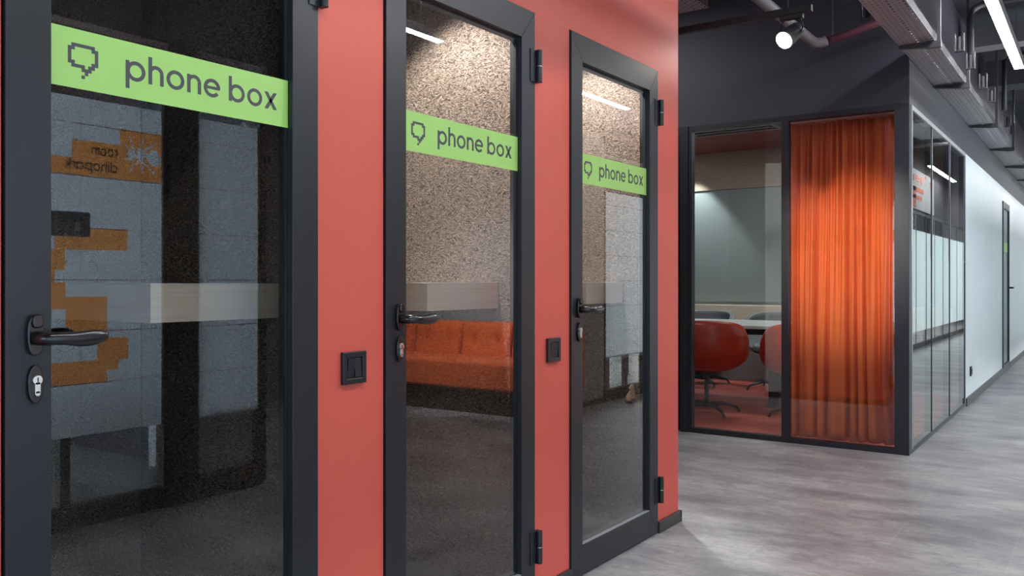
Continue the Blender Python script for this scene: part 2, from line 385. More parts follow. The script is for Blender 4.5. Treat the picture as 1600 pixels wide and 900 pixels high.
# red wall with three door openings
mb = MB(); ys = [-4.0]
for a, b in DY: ys += [a - 0.004, b + 0.004]
ys += [3.753]
for i in range(0, len(ys), 2): mb.box(XW, XW - 0.078, ys[i], ys[i+1], 0, CH)
for a, b in DY: mb.box(XW, XW - 0.078, a - 0.004, b + 0.004, DT + 0.004, CH)
struct('wall_left', mb, M['red'], 'coral red wall holding three black glass doors', 'wall')
mb = MB()
for y0, y1 in ((-4.0, 0.748), (1.511, 1.752), (2.518, 2.758), (3.522, 3.765)): mb.box(XW, XW + 0.014, y0, y1, 0, 0.052)
mb.box(XW - 1.1, XW + 0.014, 3.753, 3.768, 0, 0.052)
struct('baseboard_left', mb, M['base'], 'low dark baseboard along the red wall', 'baseboard', bevel=0.002)
struct('wall_booth_end', B(-2.56, XW - 0.079, 3.60, 3.752, 0, CH), M['red'], 'coral red end wall of the phone box block', 'wall')
struct('wall_booth_corner', B(-2.76, -2.561, 3.60, 3.752, 0, 2.29), M['endwhite'], 'pale upright panel at the back corner of the phone box block', 'wall')
struct('wall_booth_back', B(-2.62, -2.76, -1.0, 3.598, 0, CH), M['slate'], 'dark back wall behind the phone boxes', 'wall')
struct('wall_far_left', B(-6.5, -6.4, -1.0, 12, 0, CH), M['slate'], 'dark wall far left beyond the booths', 'wall')
struct('wall_booth_corner_top', B(-2.76, -2.561, 3.60, 3.752, 2.291, CH), M['slate'], 'dark upper end wall over the pale corner panel', 'wall')
# booth interiors
BI = [(0.70, 1.565), (1.70, 2.585), (2.705, 3.60)]
mb = MB()
for i, (a, b) in enumerate(BI):
    mb.box(-1.737, -2.55, a - 0.06 if i else a - 0.1, a, 0, 2.42)
    if i < 2: mb.box(-1.737, -2.55, b, b + 0.055, 0, 2.42)
    else: mb.box(-1.737, -2.55, b - 0.02, b - 0.001, 0, 2.42)
mb.box(-2.535, -2.60, 0.6, 3.598, 0, 2.42)
struct('wall_booths', mb, M['wool'], 'brown wood-wool acoustic lining of the phone boxes', 'wall')
struct('ceiling_booths', B(-1.737, -2.60, 0.6, 3.598, 2.42, 2.5), M['slate'], 'low dark ceiling inside the phone boxes', 'ceiling')
struct('floor_booths', B(XF - 0.05, -2.535, 0.70, 3.598, 0.0, 0.004), M['boothf'], 'dark carpet floor inside the phone boxes', 'floor')

# ------------------------------------------------------------------ phone box doors
def escutcheon(yc, zc, w_, h, x0, x1, n=40, pw=2.6):
    pts = []
    for i in range(n):
        t = 2 * math.pi * i / n; c, s_ = math.cos(t), math.sin(t)
        pts.append((x0, yc + w_ / 2 * math.copysign(abs(c) ** (2 / pw), c), zc + h / 2 * math.copysign(abs(s_) ** (2 / pw), s_)))
    return MB().prism(pts, (x1 - x0, 0, 0))
def phone_door(idx, label, half=False):
    y0, y1 = DY[idx]; T = 0.050
    root = thing('door_%d' % (idx + 1), label, 'door', (XF, y0, 0), kind='structure')
    sl, sr, rt, rb = 0.083, 0.083, 0.103, 0.120
    gy0, gy1, gz0, gz1 = y0 + sl, y1 - sr, rb, DT - rt
    m = MB()
    # mitred leaf frame
    O = [(y0, 0.006), (y1, 0.006), (y1, DT), (y0, DT)]; I = [(gy0, gz0), (gy1, gz0), (gy1, gz1), (gy0, gz1)]
    for k in range(4):
        k2 = (k + 1) % 4
        m.prism([(XF, *O[k]), (XF, *O[k2]), (XF, *I[k2]), (XF, *I[k])], (-T, 0, 0))
    m.build('leaf_frame', M['frame'], root, bevel=0.0012)
    g = MB(); gx = XF - 0.018
    q = 0.009
    for b_ in ((gy0, gy0 + q, gz0, gz1), (gy1 - q, gy1, gz0, gz1), (gy0 + q, gy1 - q, gz0, gz0 + q), (gy0 + q, gy1 - q, gz1 - q, gz1)):
        g.box(gx - 0.001, gx - 0.024, *b_)
    g.build('glazing_seal', M['gasket'], root)
    B(gx, gx - 0.026, gy0 + 0.0005, gy1 - 0.0005, gz0 + 0.0005, gz1 - 0.0005).build('glass_pane', M['gl'], root)
    B(XF - 0.0175, XF - 0.0012, gy0 + 0.001, gy1 - 0.001, gz0, gz0 + 0.0025).build('pale_sill_strip', M['silver'], root)  # added silver strip, makes the pale line along the bottom rail
    s_ = B(gx + 0.0006, gx + 0.0012, gy0 + 0.001, gy1 - 0.001, 1.511, 1.628).build('sign_band', M['green'], root)
    s_['label'] = 'lime green band lettered phone box'
    oy = y0 - 0.752
    m = MB(); letters(m, 'phone box', gx + 0.0012, 0.995 + oy, 1.549, 0.0405, 0.392, thick=0.0005); m.build('lettering', M['ink'], s_)
    m = MB(); pixels(m, BUBBLE, gx + 0.0012, 0.875 + oy, 1.600, 0.0068, 0.0068, 0.0005); m.build('speech_bubble_mark', M['ink'], s_)
    # handle
    yc, zc = y0 + 0.050, 1.030
    h = escutcheon(yc, zc, 0.031, 0.077, XF, XF + 0.011).build('handle', M['handle'], root, bevel=0.003, seg=3)
    h['label'] = 'black lever handle'
    escutcheon(yc + 0.001, zc + 0.026, 0.020, 0.026, XF + 0.010, XF + 0.017, pw=3).build('handle_cap', M['handle'], h, bevel=0.003, seg=3)
    path = [(XF + 0.008, yc, zc - 0.006), (XF + 0.025, yc, zc - 0.006), (XF + 0.038, yc + 0.002, zc - 0.006), (XF + 0.047, yc + 0.010, zc - 0.006), (XF + 0.050, yc + 0.026, zc - 0.006),
            (XF + 0.050, yc + 0.045, zc - 0.008), (XF + 0.049, yc + 0.065, zc - 0.009), (XF + 0.048, yc + 0.085, zc - 0.008), (XF + 0.047, yc + 0.103, zc - 0.006), (XF + 0.046, yc + 0.116, zc - 0.005), (XF + 0.0455, yc + 0.121, zc - 0.005)]
    rad = [(.0145, .0145), (.013, .013), (.012, .0125), (.011, .012), (.010, .0118), (.010, .013), (.0095, .0155), (.009, .016), (.008, .0135), (.006, .009), (.002, .003)]
    MB().tube(path, rad, 20).build('lever', M['handle'], h, smooth=True, subd=1)
    # inner lever seen through the glass
    xb = XF - T
    path = [(xb, yc, zc), (xb - 0.035, yc, zc), (xb - 0.045, yc + 0.012, zc + 0.004), (xb - 0.048, yc + 0.05, zc + 0.004), (xb - 0.046, yc + 0.115, zc + 0.004)]
    MB().tube(path, [.010, .010, .009, .008, .004], 14).build('inner_lever', M['handle'], h, smooth=True)
    # lock
    zl = 0.938
    k = escutcheon(yc + 0.001, zl, 0.029, 0.073, XF, XF + 0.008, pw=2.1).build('lock_plate', M['handle'], root, bevel=0.0025, seg=3)
    cy = MB(); cy.cyl((XF + 0.004, yc + 0.002, zl + 0.008), (XF + 0.0125, yc + 0.002, zl + 0.008), 0.0088, 28); cy.box(XF + 0.004, XF + 0.0125, yc - 0.0030, yc + 0.007, zl - 0.017, zl + 0.004)
    cy.cyl((XF + 0.004, yc + 0.002, zl - 0.017), (XF + 0.0125, yc + 0.002, zl - 0.017), 0.005, 20)
    c_ = cy.build('lock_cylinder', M['chrome'], k, bevel=0.0005)
    B(XF + 0.0124, XF + 0.0130, yc + 0.0010, yc + 0.003, zl + 0.004, zl + 0.013).build('key_slot', M['black'], k)
    # hinges
    for z0, z1 in ((1.830, 1.944), (0.138, 0.254)):
        hy = y1 + 0.010; zm = (z0 + z1) / 2
        hi = MB()
        hi.cyl((XF + 0.012, hy, z0), (XF + 0.012, hy, zm - 0.0012), 0.0105); hi.cyl((XF + 0.012, hy, zm + 0.0012), (XF + 0.012, hy, z1), 0.0105)
        hh = hi.build('hinge', M['frame'], root, bevel=0.001)
        MB().cyl((XF + 0.012, hy, zm - 0.0012), (XF + 0.012, hy, zm + 0.0012), 0.0095).build('hinge_washer', M['chrome'], hh)
        B(XF - 0.001, XF + 0.0035, hy - 0.042, hy - 0.002, z0, z1).build('hinge_plate', M['frame'], hh, bevel=0.0008)
        B(XF - 0.004, XF + 0.003, y1 + 0.0005, hy + 0.008, z0, z1).build('hinge_knuckle', M['frame'], hh)
    # jamb behind the leaf
    m = MB(); m.box(XW - 0.045, XW - 0.078, y0 - 0.0035, y0 + 0.004, 0, DT + 0.003); m.box(XW - 0.045, XW - 0.078, y1 - 0.004, y1 + 0.0035, 0, DT + 0.003)
    m.box(XW - 0.045, XW - 0.078, y0 + 0.004, y1 - 0.004, DT - 0.01, DT + 0.003); m.build('jamb', M['black'], root)
    return root
phone_door(0, 'nearest black-framed phone box door, dark booth behind its glass')
phone_door(1, 'middle phone box door, red sofa mirrored in its lower glass')
phone_door(2, 'farthest phone box door, last before the end of the red wall')

SH = [(1.173, 1.564), (2.178, 2.584), (3.235, 3.598)]
nm = ['pale oak wall shelf inside the nearest phone box', 'pale oak wall shelf inside the middle phone box', 'pale oak wall shelf inside the farthest phone box']
for i, (a, b) in enumerate(SH):
    b = min(b, BI[i][1] - (0.021 if i == 2 else 0.001))
    t = thing('wall_shelf', nm[i], 'shelf', (-2.2, a, 1.03), group='phone box shelves')
    B(-1.86, -2.534, a, b, 1.031, 1.1235).build('shelf_body', M['woody'], t, bevel=0.0015)
    B(-1.8595, -2.534, a - 0.0005, b, 1.1235, 1.1255).build('top_laminate', M['tabletop'], t)
# booth downlights
for i, (a, b) in enumerate(BI):
    on = i > 0
    x, y = -2.0, b - 0.30
    t = thing('downlight', ['unlit round ceiling downlight in the nearest phone box', 'lit round ceiling downlight in the middle phone box', 'lit round ceiling downlight in the farthest phone box'][i], 'light', (x, y, 2.40), group='phone box downlights')
    MB().cyl((x, y, 2.405), (x, y, 2.4195), 0.05, 28).build('trim_ring', M['silver'], t)
    MB().cyl((x, y, 2.400), (x, y, 2.4045), 0.036, 28).build('lens', M['downl'] if on else M['offlens'], t)
    if on: spot('booth_spot', (x, y, 2.395), (x - 0.02, y + 0.02, 0), 205, (1.0, 0.96, 0.92), 104, 0.5, 0.03)

# light switches on the red wall
def switch(y, z, s, label, two):
    t = thing('light_switch', label, 'switch', (XW, y, z), group='black wall switches')
    f = MB(); a = s / 2
    O = [(y - a, z - a), (y + a, z - a), (y + a, z + a), (y - a, z + a)]; b = a * 0.66
    I = [(y - b, z - b), (y + b, z - b), (y + b, z + b), (y - b, z + b)]
    for k in range(4):
        k2 = (k + 1) % 4; f.prism([(XW, *O[k]), (XW, *O[k2]), (XW, *I[k2]), (XW, *I[k])], (0.011, 0, 0))
    f.build('cover_frame', M['plastic'], t, bevel=0.0015)
    B(XW, XW + 0.005, y - b, y + b, z - b, z + b).build('insert', M['plastic'], t)
    c = b * 0.86
    def rocker(ya, yb, tilt):
        e0, e1 = (0.012, 0.007) if tilt > 0 else (0.007, 0.012)
        MB().prism([(XW + 0.004, ya, z - c), (XW + e0, ya, z - c), (XW + 0.0095 if tilt else e1, ya, z), (XW + e1, ya, z + c), (XW + 0.004, ya, z + c)], (0, yb - ya, 0)).build('rocker', M['plastic'], t, bevel=0.0006)
    if two: rocker(y - c, y - 0.0008, -1); rocker(y + 0.0008, y + c, 1)
    else: rocker(y - c, y + c, -1)
switch(1.634, 0.900, 0.086, 'black double rocker switch between the first and second doors', True)
switch(2.640, 0.882, 0.086, 'black single rocker switch between the second and third doors', False)

# ------------------------------------------------------------------ meeting room
YM = 6.02; XS = -1.05; ZT = 2.292
struct('wall_meeting_bulkhead', MB().box(-6.4, XS, YM, YM + 0.1, ZT, CH).box(XS - 0.1, XS, YM + 0.1, 30, ZT, CH), M['slate'], 'slate grey bulkhead above the glazed meeting room', 'wall')
# front glazing: window_1 (narrow strip by the booths), window_2, window_3, corner post
def glazed_front(n, xa, xb, label, mat=M['gl1']):
    t = thing('window_%d' % n, label, 'window', ((xa + xb) / 2, YM, 0), kind='structure')
    m = MB(); m.box(xa, xb, YM, YM + 0.06, 0, 0.036); m.box(xa, xb, YM, YM + 0.06, 2.256, ZT)
    m.box(xa, xa + 0.025, YM, YM + 0.06, 0.036, 2.256); m.box(xb - 0.025, xb, YM, YM + 0.06, 0.036, 2.256)
    m.build('window_frame', M['frame'], t)
    B(xa + 0.0255, xb - 0.0255, YM + 0.022, YM + 0.032, 0.0365, 2.2555).build('glass_pane', mat, t)
    return t
glazed_front(1, -2.575, -1.854, 'left glass pane of the meeting room front, chairs behind it')
w3 = glazed_front(2, -1.854, -1.113, 'right glass pane of the meeting room front, curtain behind it')
struct('column_corner', B(-1.139, XS, YM - 0.004, YM + 0.09, 0, ZT), M['frame'], 'black corner post of the glazed meeting room', 'column', bevel=0.002)
# meeting room door left of the panes (mostly hidden by the red wall)
t = thing('door_4', 'black-framed glass meeting room door, just past the red wall', 'door', (-3.1, YM, 0), kind='structure')
m = MB(); m.box(-2.64, -2.576, YM - 0.01, YM + 0.06, 0, ZT); m.box(-3.6, -3.54, YM - 0.01, YM + 0.06, 0, ZT); m.box(-3.54, -2.64, YM - 0.01, YM + 0.06, 2.24, ZT); m.build('door_frame', M['frame'], t)
m = MB(); m.box(-2.645, -2.70, YM - 0.02, YM + 0.02, 0.01, 2.235); m.box(-3.54, -3.48, YM - 0.02, YM + 0.02, 0.01, 2.235); m.box(-3.48, -2.70, YM - 0.02, YM + 0.02, 0.01, 0.09); m.box(-3.48, -2.70, YM - 0.02, YM + 0.02, 2.16, 2.235)
m.build('leaf_frame', M['frame'], t)
B(-3.48, -2.70, YM - 0.004, YM + 0.004, 0.09, 2.16).build('glass_pane', M['gl1'], t)
m = MB(); m.cyl((-2.648, YM - 0.03, 1.02), (-2.648, YM - 0.03, 1.12), 0.01); m.build('hinge', M['frame'], t)
struct('wall_meeting_left', B(-6.4, -3.6, YM, YM + 0.1, 0, ZT), M['slate'], 'slate wall left of the meeting room door', 'wall')
struct('wall_meeting_inner', B(-4.3, -4.2, YM + 0.1, 9.5, 0, 2.64), M['grey'], 'grey left wall inside the meeting room', 'wall')
struct('wall_meeting_back', B(-4.3, XS - 0.05, 9.5, 9.6, 0, 2.64), M['grey'], 'grey back wall of the meeting room', 'wall')
struct('floor_meeting', B(-4.2, XS - 0.08, YM + 0.062, 9.5, 0.0, 0.006), M['carpet'], 'red carpet of the meeting room', 'floor')
struct('ceiling_meeting', B(-4.2, XS - 0.1, YM + 0.1, 9.5, 2.62, 2.7), M['redceil'], 'dark red ceiling of the meeting room', 'ceiling')
tag(B(-4.2, XS - 0.15, 9.465, 9.4995, 2.19, 2.6195).build('cork_panel', M['cork']), 'beige cork strip across the top of the meeting room back wall', 'panel')
tag(B(-4.2, XS - 0.15, 9.48, 9.4995, 0.90, 2.185).build('whiteboard', M['board']), 'grey-green glass writing board on the meeting room back wall', 'board')
tag(B(-4.2, XS - 0.15, 9.35, 9.4995, 0.60, 0.865).build('wooden_ledge', M['woody'], bevel=0.004), 'beige ledge box under the glass writing board', 'ledge')
t = thing('ceiling_grille', 'slotted air grille in the red meeting room ceiling', 'grille', (-3.0, 8.0, 2.6))
m = MB(); m.box(-3.45, -2.55, 7.6, 7.64, 2.60, 2.6195); m.box(-3.45, -2.55, 8.2, 8.24, 2.60, 2.6195); m.box(-3.45, -3.41, 7.64, 8.2, 2.60, 2.6195); m.box(-2.59, -2.55, 7.64, 8.2, 2.60, 2.6195)
m.build('grille_frame', M['pad'], t)
m = MB()
for k in range(4): m.box(-3.41, -2.59, 7.72 + k * 0.12, 7.76 + k * 0.12, 2.602, 2.6195)
m.build('slat', M['pad'], t)
# side glazing along the corridor
side_l = ['corridor glass pane of the meeting room nearest the corner post', 'middle corridor glass pane of the meeting room', 'farthest corridor glass pane, against the white wall']
for i, (a, b) in enumerate(((6.11, 6.91), (6.91, 7.78), (7.78, 8.68))):
    t = thing('window_%d' % (3 + i), side_l[i], 'window', (XS, (a + b) / 2, 0), kind='structure')
    m = MB(); m.box(XS - 0.05, XS, a, b, 0, 0.030); m.box(XS - 0.05, XS, b - 0.012, b, 0.03, 2.262)
    m.build('window_frame', M['frame'], t)
    B(XS - 0.05, XS + 0.003, a, b, 2.262, ZT).build('head_rail', M['silver'], t)
    B(XS - 0.016, XS - 0.004, a + 0.001, b - 0.0125, 0.031, 2.2615).build('glass_pane', M['gl1'], t)
    B(XS - 0.003, XS + 0.002, b - 0.012, b, 1.3, 2.262).build('joint_trim', M['silver'], t)
struct('trim_1', B(XS - 0.02, XS + 0.006, 6.092, 6.109, 0.03, ZT), M['silver'], 'thin aluminium edge beside the black corner post', 'trim')
# white corridor wall with a narrow door
DA, DB = 12.03, 12.87
struct('wall_corridor', MB().box(XS - 0.1, XS, 8.70, DA, 0, ZT).box(XS - 0.1, XS, DB, 30, 0, ZT).box(XS - 0.1, XS, DA, DB, 2.12, ZT), M['white'], 'white corridor wall running into the distance', 'wall')
struct('trim_2', B(XS - 0.1, XS + 0.004, 8.682, 8.699, 0, ZT), M['silver'], 'thin upright trim where glazing meets white wall', 'trim')
struct('baseboard_corridor', MB().box(XS, XS + 0.014, 8.70, DA, 0, 0.07).box(XS, XS + 0.014, DB, 30, 0, 0.07), M['base'], 'black baseboard along the white corridor wall', 'baseboard')
t = thing('door_5', 'slim black-framed glass door in the white corridor wall', 'door', (XS, DA, 0), kind='structure')
m = MB(); m.box(XS - 0.06, XS + 0.012, DA, DA + 0.07, 0, 2.12); m.box(XS - 0.06, XS + 0.012, DB - 0.07, DB, 0, 2.12); m.box(XS - 0.06, XS + 0.012, DA + 0.07, DB - 0.07, 2.04, 2.12); m.box(XS - 0.06, XS + 0.012, DA + 0.07, DB - 0.07, 0, 0.1)
m.build('door_frame', M['frame'], t)
B(XS - 0.03, XS - 0.01, DA + 0.071, DB - 0.071, 0.101, 2.039).build('glass_pane', M['teal'], t)
B(XS - 0.0095, XS - 0.008, DA + 0.072, DB - 0.072, 1.51, 1.63).build('sign_band', M['green'], t)
MB().tube([(XS + 0.01, DB - 0.035, 1.05), (XS + 0.05, DB - 0.035, 1.05), (XS + 0.055, DB - 0.06, 1.05), (XS + 0.055, DB - 0.2, 1.05)], 0.012, 10).build('handle', M['handle'], t)
t = thing('wall_outlet', 'small black wall outlet low on the white wall', 'outlet', (XS, 9.04, 0.27))
B(XS, XS + 0.012, 8.995, 9.085, 0.245, 0.335).build('cover_plate', M['plastic'], t, bevel=0.002)
MB().cyl((XS + 0.012, 9.04, 0.29), (XS + 0.016, 9.04, 0.29), 0.028, 20).build('socket', M['black'], t)

# curtain
VALLEYS = [(.05, .020, 1), (.235, .016, 1), (.345, .016, .75), (.545, .016, 1), (.625, .013, .9), (.71, .014, .9), (.845, .030, 1), (.955, .02, .8)]
TOPV = [(.125, .030), (.175, .018), (.29, .028), (.40, .026), (.47, .020), (.585, .020), (.665, .018), (.78, .026), (.90, .026)]
def curtain_fn(u, v):
    z = 0.035 + v * 2.215
    x = -1.835 + u * 0.675
    uu = u + 0.012 * math.sin(v * 2.4 + u * 7) + 0.010 * (v - .5) * math.sin(u * 11)
    p = -0.012 * math.sin(u * 13 + 0.8) - 0.007 * math.sin(u * 29 + 2 + v * 0.6) - 0.004 * math.sin(u * 53 + v)
    for c, w_, d in VALLEYS: p += 0.075 * d * math.exp(-((uu - c) / (w_ * (1 + 0.5 * v))) ** 2)
    top = max(0.0, (v - 0.22) / 0.78) ** 1.1
    for c, w_ in TOPV: p += 0.085 * top * math.exp(-((uu - c) / w_) ** 2)
    if v < 0.2: x += (u ** 6) * 0.045 * (1 - v / 0.2)
    return (x, YM + 0.10 + p, z)
t = thing('curtain', 'orange floor-length curtain hanging behind the right glass pane', 'curtain', (-1.5, YM + 0.135, 0))
MB().grid(420, 40, curtain_fn).build('cloth', M['curtain'], t, smooth=True, solid=0.002)
B(-1.86, -1.13, YM + 0.12, YM + 0.15, 2.262, 2.285).build('curtain_rail', M['silver'], t)

# conference table and chairs
t = thing('conference_table', 'white-topped conference table with black legs in the meeting room', 'table', (-2.3, 7.9, 0.006))
B(-4.0, -1.5, 7.32, 8.42, 0.715, 0.745).build('tabletop', M['tabletop'], t, bevel=0.006)
B(-3.9, -1.6, 7.42, 8.32, 0.66, 0.7145).build('apron', M['black'], t)
for x in (-3.75, -2.45, -1.75):
    m = MB(); m.box(x - 0.05, x + 0.05, 7.55, 8.2, 0.006, 0.03); m.box(x - 0.045, x + 0.045, 7.62, 7.70, 0.03, 0.66); m.box(x - 0.045, x + 0.045, 8.04, 8.12, 0.03, 0.66)
    m.build('leg', M['black'], t)
def make_chair(label, shellmat, padmat, loc, rotz, base='armchair'):
    # back towards -Y in its own frame
    t = thing(base, label, 'chair', loc, rotz, 'shell chairs around the meeting table')
    def shell(r_off):
        def f(u, v):
            a = R(-118 + 236 * u)                   # 0 = straight back
            zt = 0.80 - 0.20 * (abs(a) / R(118)) ** 3.5
            rr = (0.12 + 0.19 * math.sin(min(1, v * 1.55) * math.pi / 2) ** 0.8) * (1.12 if True else 1)
            if v > 0.8: rr -= 0.05 * ((v - 0.8) / 0.2) ** 2 * 0.5
            rr += r_off
            z = 0.37 + (zt - 0.37) * (v ** 1.25) + (abs(r_off) * 0.8 if v < 0.3 else 0)
            return (math.sin(a) * rr, -math.cos(a) * rr * 0.88, z)
        return f
    MB().grid(36, 14, shell(0)).build('shell', shellmat, t, local=True, smooth=True, solid=0.014)
    MB().grid(36, 14, shell(-0.022)).build('inner_upholstery', padmat, t, local=True, smooth=True, solid=0.018)
    m = MB(); pts = [(0.22 * math.cos(2*math.pi*k/32), 0.02 + 0.22 * math.sin(2*math.pi*k/32), 0.385) for k in range(32)]
    m.prism(pts, (0, 0, 0.09)); m.build('seat_cushion', padmat, t, local=True, bevel=0.03, seg=4)
    B(-0.085, -0.077, -0.330, -0.300, 0.44, 0.74).build('seam', M['black'], t, local=True)
    MB().cyl((0, 0, 0.06), (0, 0, 0.36), 0.02, 16).build('column', M['black'], t, local=True)
    m = MB(); m.cyl((0, 0, 0.335), (0, 0, 0.365), 0.12, 24); m.build('seat_plate', M['black'], t, local=True)
    for k in range(4):
        a = R(45 + 90 * k)
        MB().tube([(0, 0, 0.075), (0.15 * math.cos(a), 0.15 * math.sin(a), 0.085), (0.28 * math.cos(a), 0.28 * math.sin(a), 0.05), (0.31 * math.cos(a), 0.31 * math.sin(a), 0.006)], [.02, .016, .012, .012], 10).build('leg', M['black'], t, local=True, smooth=True)
    return t
make_chair('red shell chair seen from behind at the table, nearest the glass', M['redshell'], M['pad'], (-2.80, 6.93, 0.006), R(4))
make_chair('red shell chair with pale seat turned sideways, right of the other red one', M['redshell'], M['padl'], (-1.99, 6.98, 0.006), R(38))
make_chair('grey tub chair across the table, on the left', M['pad'], M['pad'], (-3.62, 8.85, 0.006), R(180))
make_chair('grey tub chair across the table, on the right', M['pad'], M['pad'], (-2.82, 8.85, 0.006), R(176))

# ------------------------------------------------------------------ opposite side of the corridor (seen in the glass)
XO = 0.53
ANT = ["..#........#..........", "...#......#.......##..", "...#......#......#....", "....#....#.....##.....", "#...#....#...##.......", ".#..##..##..#...####..", "..##.#.####.#.######..",
       "..####.#####.########.", ".#####################", "..####.####..#########", "#####...###...########", "....#..#.##....######.", ".....##..#.##...####..", "....#....#...#........", "....#....##...##......", "...#......#.....##....", "..#.......#......#...."]
def film_wall(n, ya, yb, label, orange=(), lower=None):
    t = thing('window_%d' % n, label, 'window', (XO, ya, 0), kind='structure')
    m = MB(); m.box(XO, XO + 0.06, ya, yb, 0, 0.105); m.box(XO, XO + 0.06, ya, yb, 2.24, 2.29); m.box(XO, XO + 0.06, ya, ya + 0.02, 0.105, 2.24); m.box(XO, XO + 0.06, yb - 0.02, yb, 0.105, 2.24)
    m.build('window_frame', M['black'], t)
    B(XO + 0.02, XO + 0.03, ya + 0.021, yb - 0.021, 0.106, 2.239).build('glass_pane', M['gl1'], t)
    # the film is cut piece by piece: white cells, orange cells, white ant pixels
    ants = []
    if orange:
        for r, row in enumerate(ANT):
            for k, ch in enumerate(row):
                if ch == '#': ants.append((2.315 + k * 0.0087, 2.315 + (k + 1) * 0.0087, 1.835 - (r + 1) * 0.0105, 1.835 - r * 0.0105))
    Y0, Y1, Z0, Z1 = ya + 0.022, yb - 0.022, 0.418, 1.98
    def cells(rects, y0, y1, z0, z1):
        yl = sorted({y0, y1} | {v for q in rects for v in q[:2] if y0 < v < y1}); zl = sorted({z0, z1} | {v for q in rects for v in q[2:] if z0 < v < z1})
        for za, zb in zip(zl[:-1], zl[1:]):
            run = None
            for a, b in zip(yl[:-1], yl[1:]):
                cy, cz = (a + b) / 2, (za + zb) / 2
                w_ = any(q[0] < cy < q[1] and q[2] < cz < q[3] for q in rects)
                if run and run[2] == w_ and abs(run[1] - a) < 1e-7: run = (run[0], b, w_)
                else:
                    if run: yield run[0], run[1], za, zb, run[2]
                    run = (a, b, w_)
            yield run[0], run[1], za, zb, run[2]
    wm, om = MB(), MB()
    def sheet(m_, a, b, c, d): m_.bm.faces.new([m_.bm.verts.new(p) for p in ((XO + 0.0185, a, c), (XO + 0.0185, b, c), (XO + 0.0185, b, d), (XO + 0.0185, a, d))])
    for a, b, c, d, isor in cells(orange, Y0, Y1, Z0, Z1):
        if not isor: sheet(wm, a, b, c, d); continue
        for a2, b2, c2, d2, isant in cells([q for q in ants if q[1] > a and q[0] < b and q[3] > c and q[2] < d], a, b, c, d): sheet(wm if isant else om, a2, b2, c2, d2)
    wm.build('frosted_film', M['film'], t)
    if orange: om.build('orange_film', M['ofilm'], t)
    else: om.bm.free()
    m = MB(); z = 0.657
    while z < 1.9: m.box(XO + 0.0179, XO + 0.0184, ya + 0.022, yb - 0.022, z - 0.0018, z + 0.0018); z += 0.2405
    k = math.ceil(ya / 0.3)
    while k * 0.3 < yb: m.box(XO + 0.0181, XO + 0.0184, k * 0.3 - 0.0008, k * 0.3 + 0.0008, 0.42, 1.978); k += 1
    m.build('film_joint', M['joint'], t)
    B(XO - 0.004, XO + 0.062, ya, yb, 2.291, 2.325).build('head_rail', M['silver'], t)
    return t
def ym(y): return y          # the mirror keeps Y
OR = [(2.29, 2.525, 1.622, 1.862), (2.058, 2.29, 1.622, 1.784), (1.60, 2.058, 1.622, 1.70),
      (1.98, 2.329, 1.278, 1.376), (1.70, 2.026, 1.182, 1.278), (1.55, 1.98, 1.10, 1.182),
      (1.60, 1.975, 1.12, 1.182), (1.60, 2.029, 1.005, 1.125), (2.029, 2.226, 0.895, 1.06), (2.179, 2.332, 0.815, 0.863), (2.179, 2.332, 0.759, 0.83), (2.226, 2.28, 0.711, 0.759), (1.60, 2.226, 0.655, 0.763)]
fw = film_wall(6, -3.9, 2.53, 'frosted film glass front with orange pixel blocks opposite the doors', OR)
m = MB(); letters(m, 'room', XO + 0.0166, 2.275, 1.722, 0.036, 0.125, d=-1, thick=0.0006, nx=-1); letters(m, 'dinopark', XO + 0.0166, 2.275, 1.648, 0.036, 0.25, d=-1, thick=0.0006, nx=-1)
m.build('lettering', M['ink'], fw)
film_wall(7, 2.69, 3.12, 'short frosted glass bay beside the black post')
struct('column_black', B(XO - 0.02, XO + 0.1, 2.531, 2.689, 0, 2.33), M['black'], 'black upright post between frosted glass bays', 'column')
t = thing('cabinet', 'low white cabinet behind the short frosted bay', 'cabinet', (XO + 0.3, 2.9, 0))
B(XO + 0.075, XO + 0.5, 2.74, 3.11, 0.11, 0.45).build('body', M['white'], t, bevel=0.003)
B(XO + 0.085, XO + 0.48, 2.75, 3.10, 0.0, 0.109).build('plinth', M['black'], t)
# wall above the glass fronts, the room behind
struct('wall_right_upper', MB().box(XO, XO + 0.1, -3.9, 3.12, 2.33, CH), M['slate'], 'slate band above the frosted glass fronts', 'wall')
struct('wall_side_room_back', B(3.2, 3.3, -4.9, 3.12, 0, CH), M['slate'], 'dark back wall of the side room', 'wall')
struct('wall_side_room_end', B(XO + 0.07, 3.2, 3.125, 3.2, 0, CH), M['slate'], 'slate partition between side room and lounge', 'wall')
struct('wall_behind_camera', B(-6.4, 3.3, -5.1, -5.0, 0, CH), M['grey'], 'grey wall closing the corridor behind the viewpoint', 'wall')
# access box on the glass
t = thing('access_panel', 'blue-grey control box with a white label on the frosted glass', 'box', (XO - 0.03, 2.03, 1.335))
B(XO - 0.03, XO + 0.016, 1.86, 2.118, 1.335, 1.447).build('housing', M['panelblue'], t, bevel=0.004)
B(XO - 0.0315, XO - 0.0302, 2.045, 2.072, 1.36, 1.40).build('label_plate', M['paper'], t)
B(XO - 0.033, XO - 0.0302, 1.955, 1.965, 1.35, 1.43).build('edge_strip', M['silver'], t)
# desk on legs seen under the film
t = thing('desk', 'dark desk standing behind the frosted glass', 'table', (1.3, 1.9, 0))
B(0.95, 1.65, 1.2, 2.3, 0.70, 0.74).build('tabletop', M['black'], t)
for x in (1.0, 1.6):
    for y in (1.25, 2.25): B(x - 0.025, x + 0.025, y - 0.025, y + 0.025, 0, 0.70).build('leg', M['black'], t)

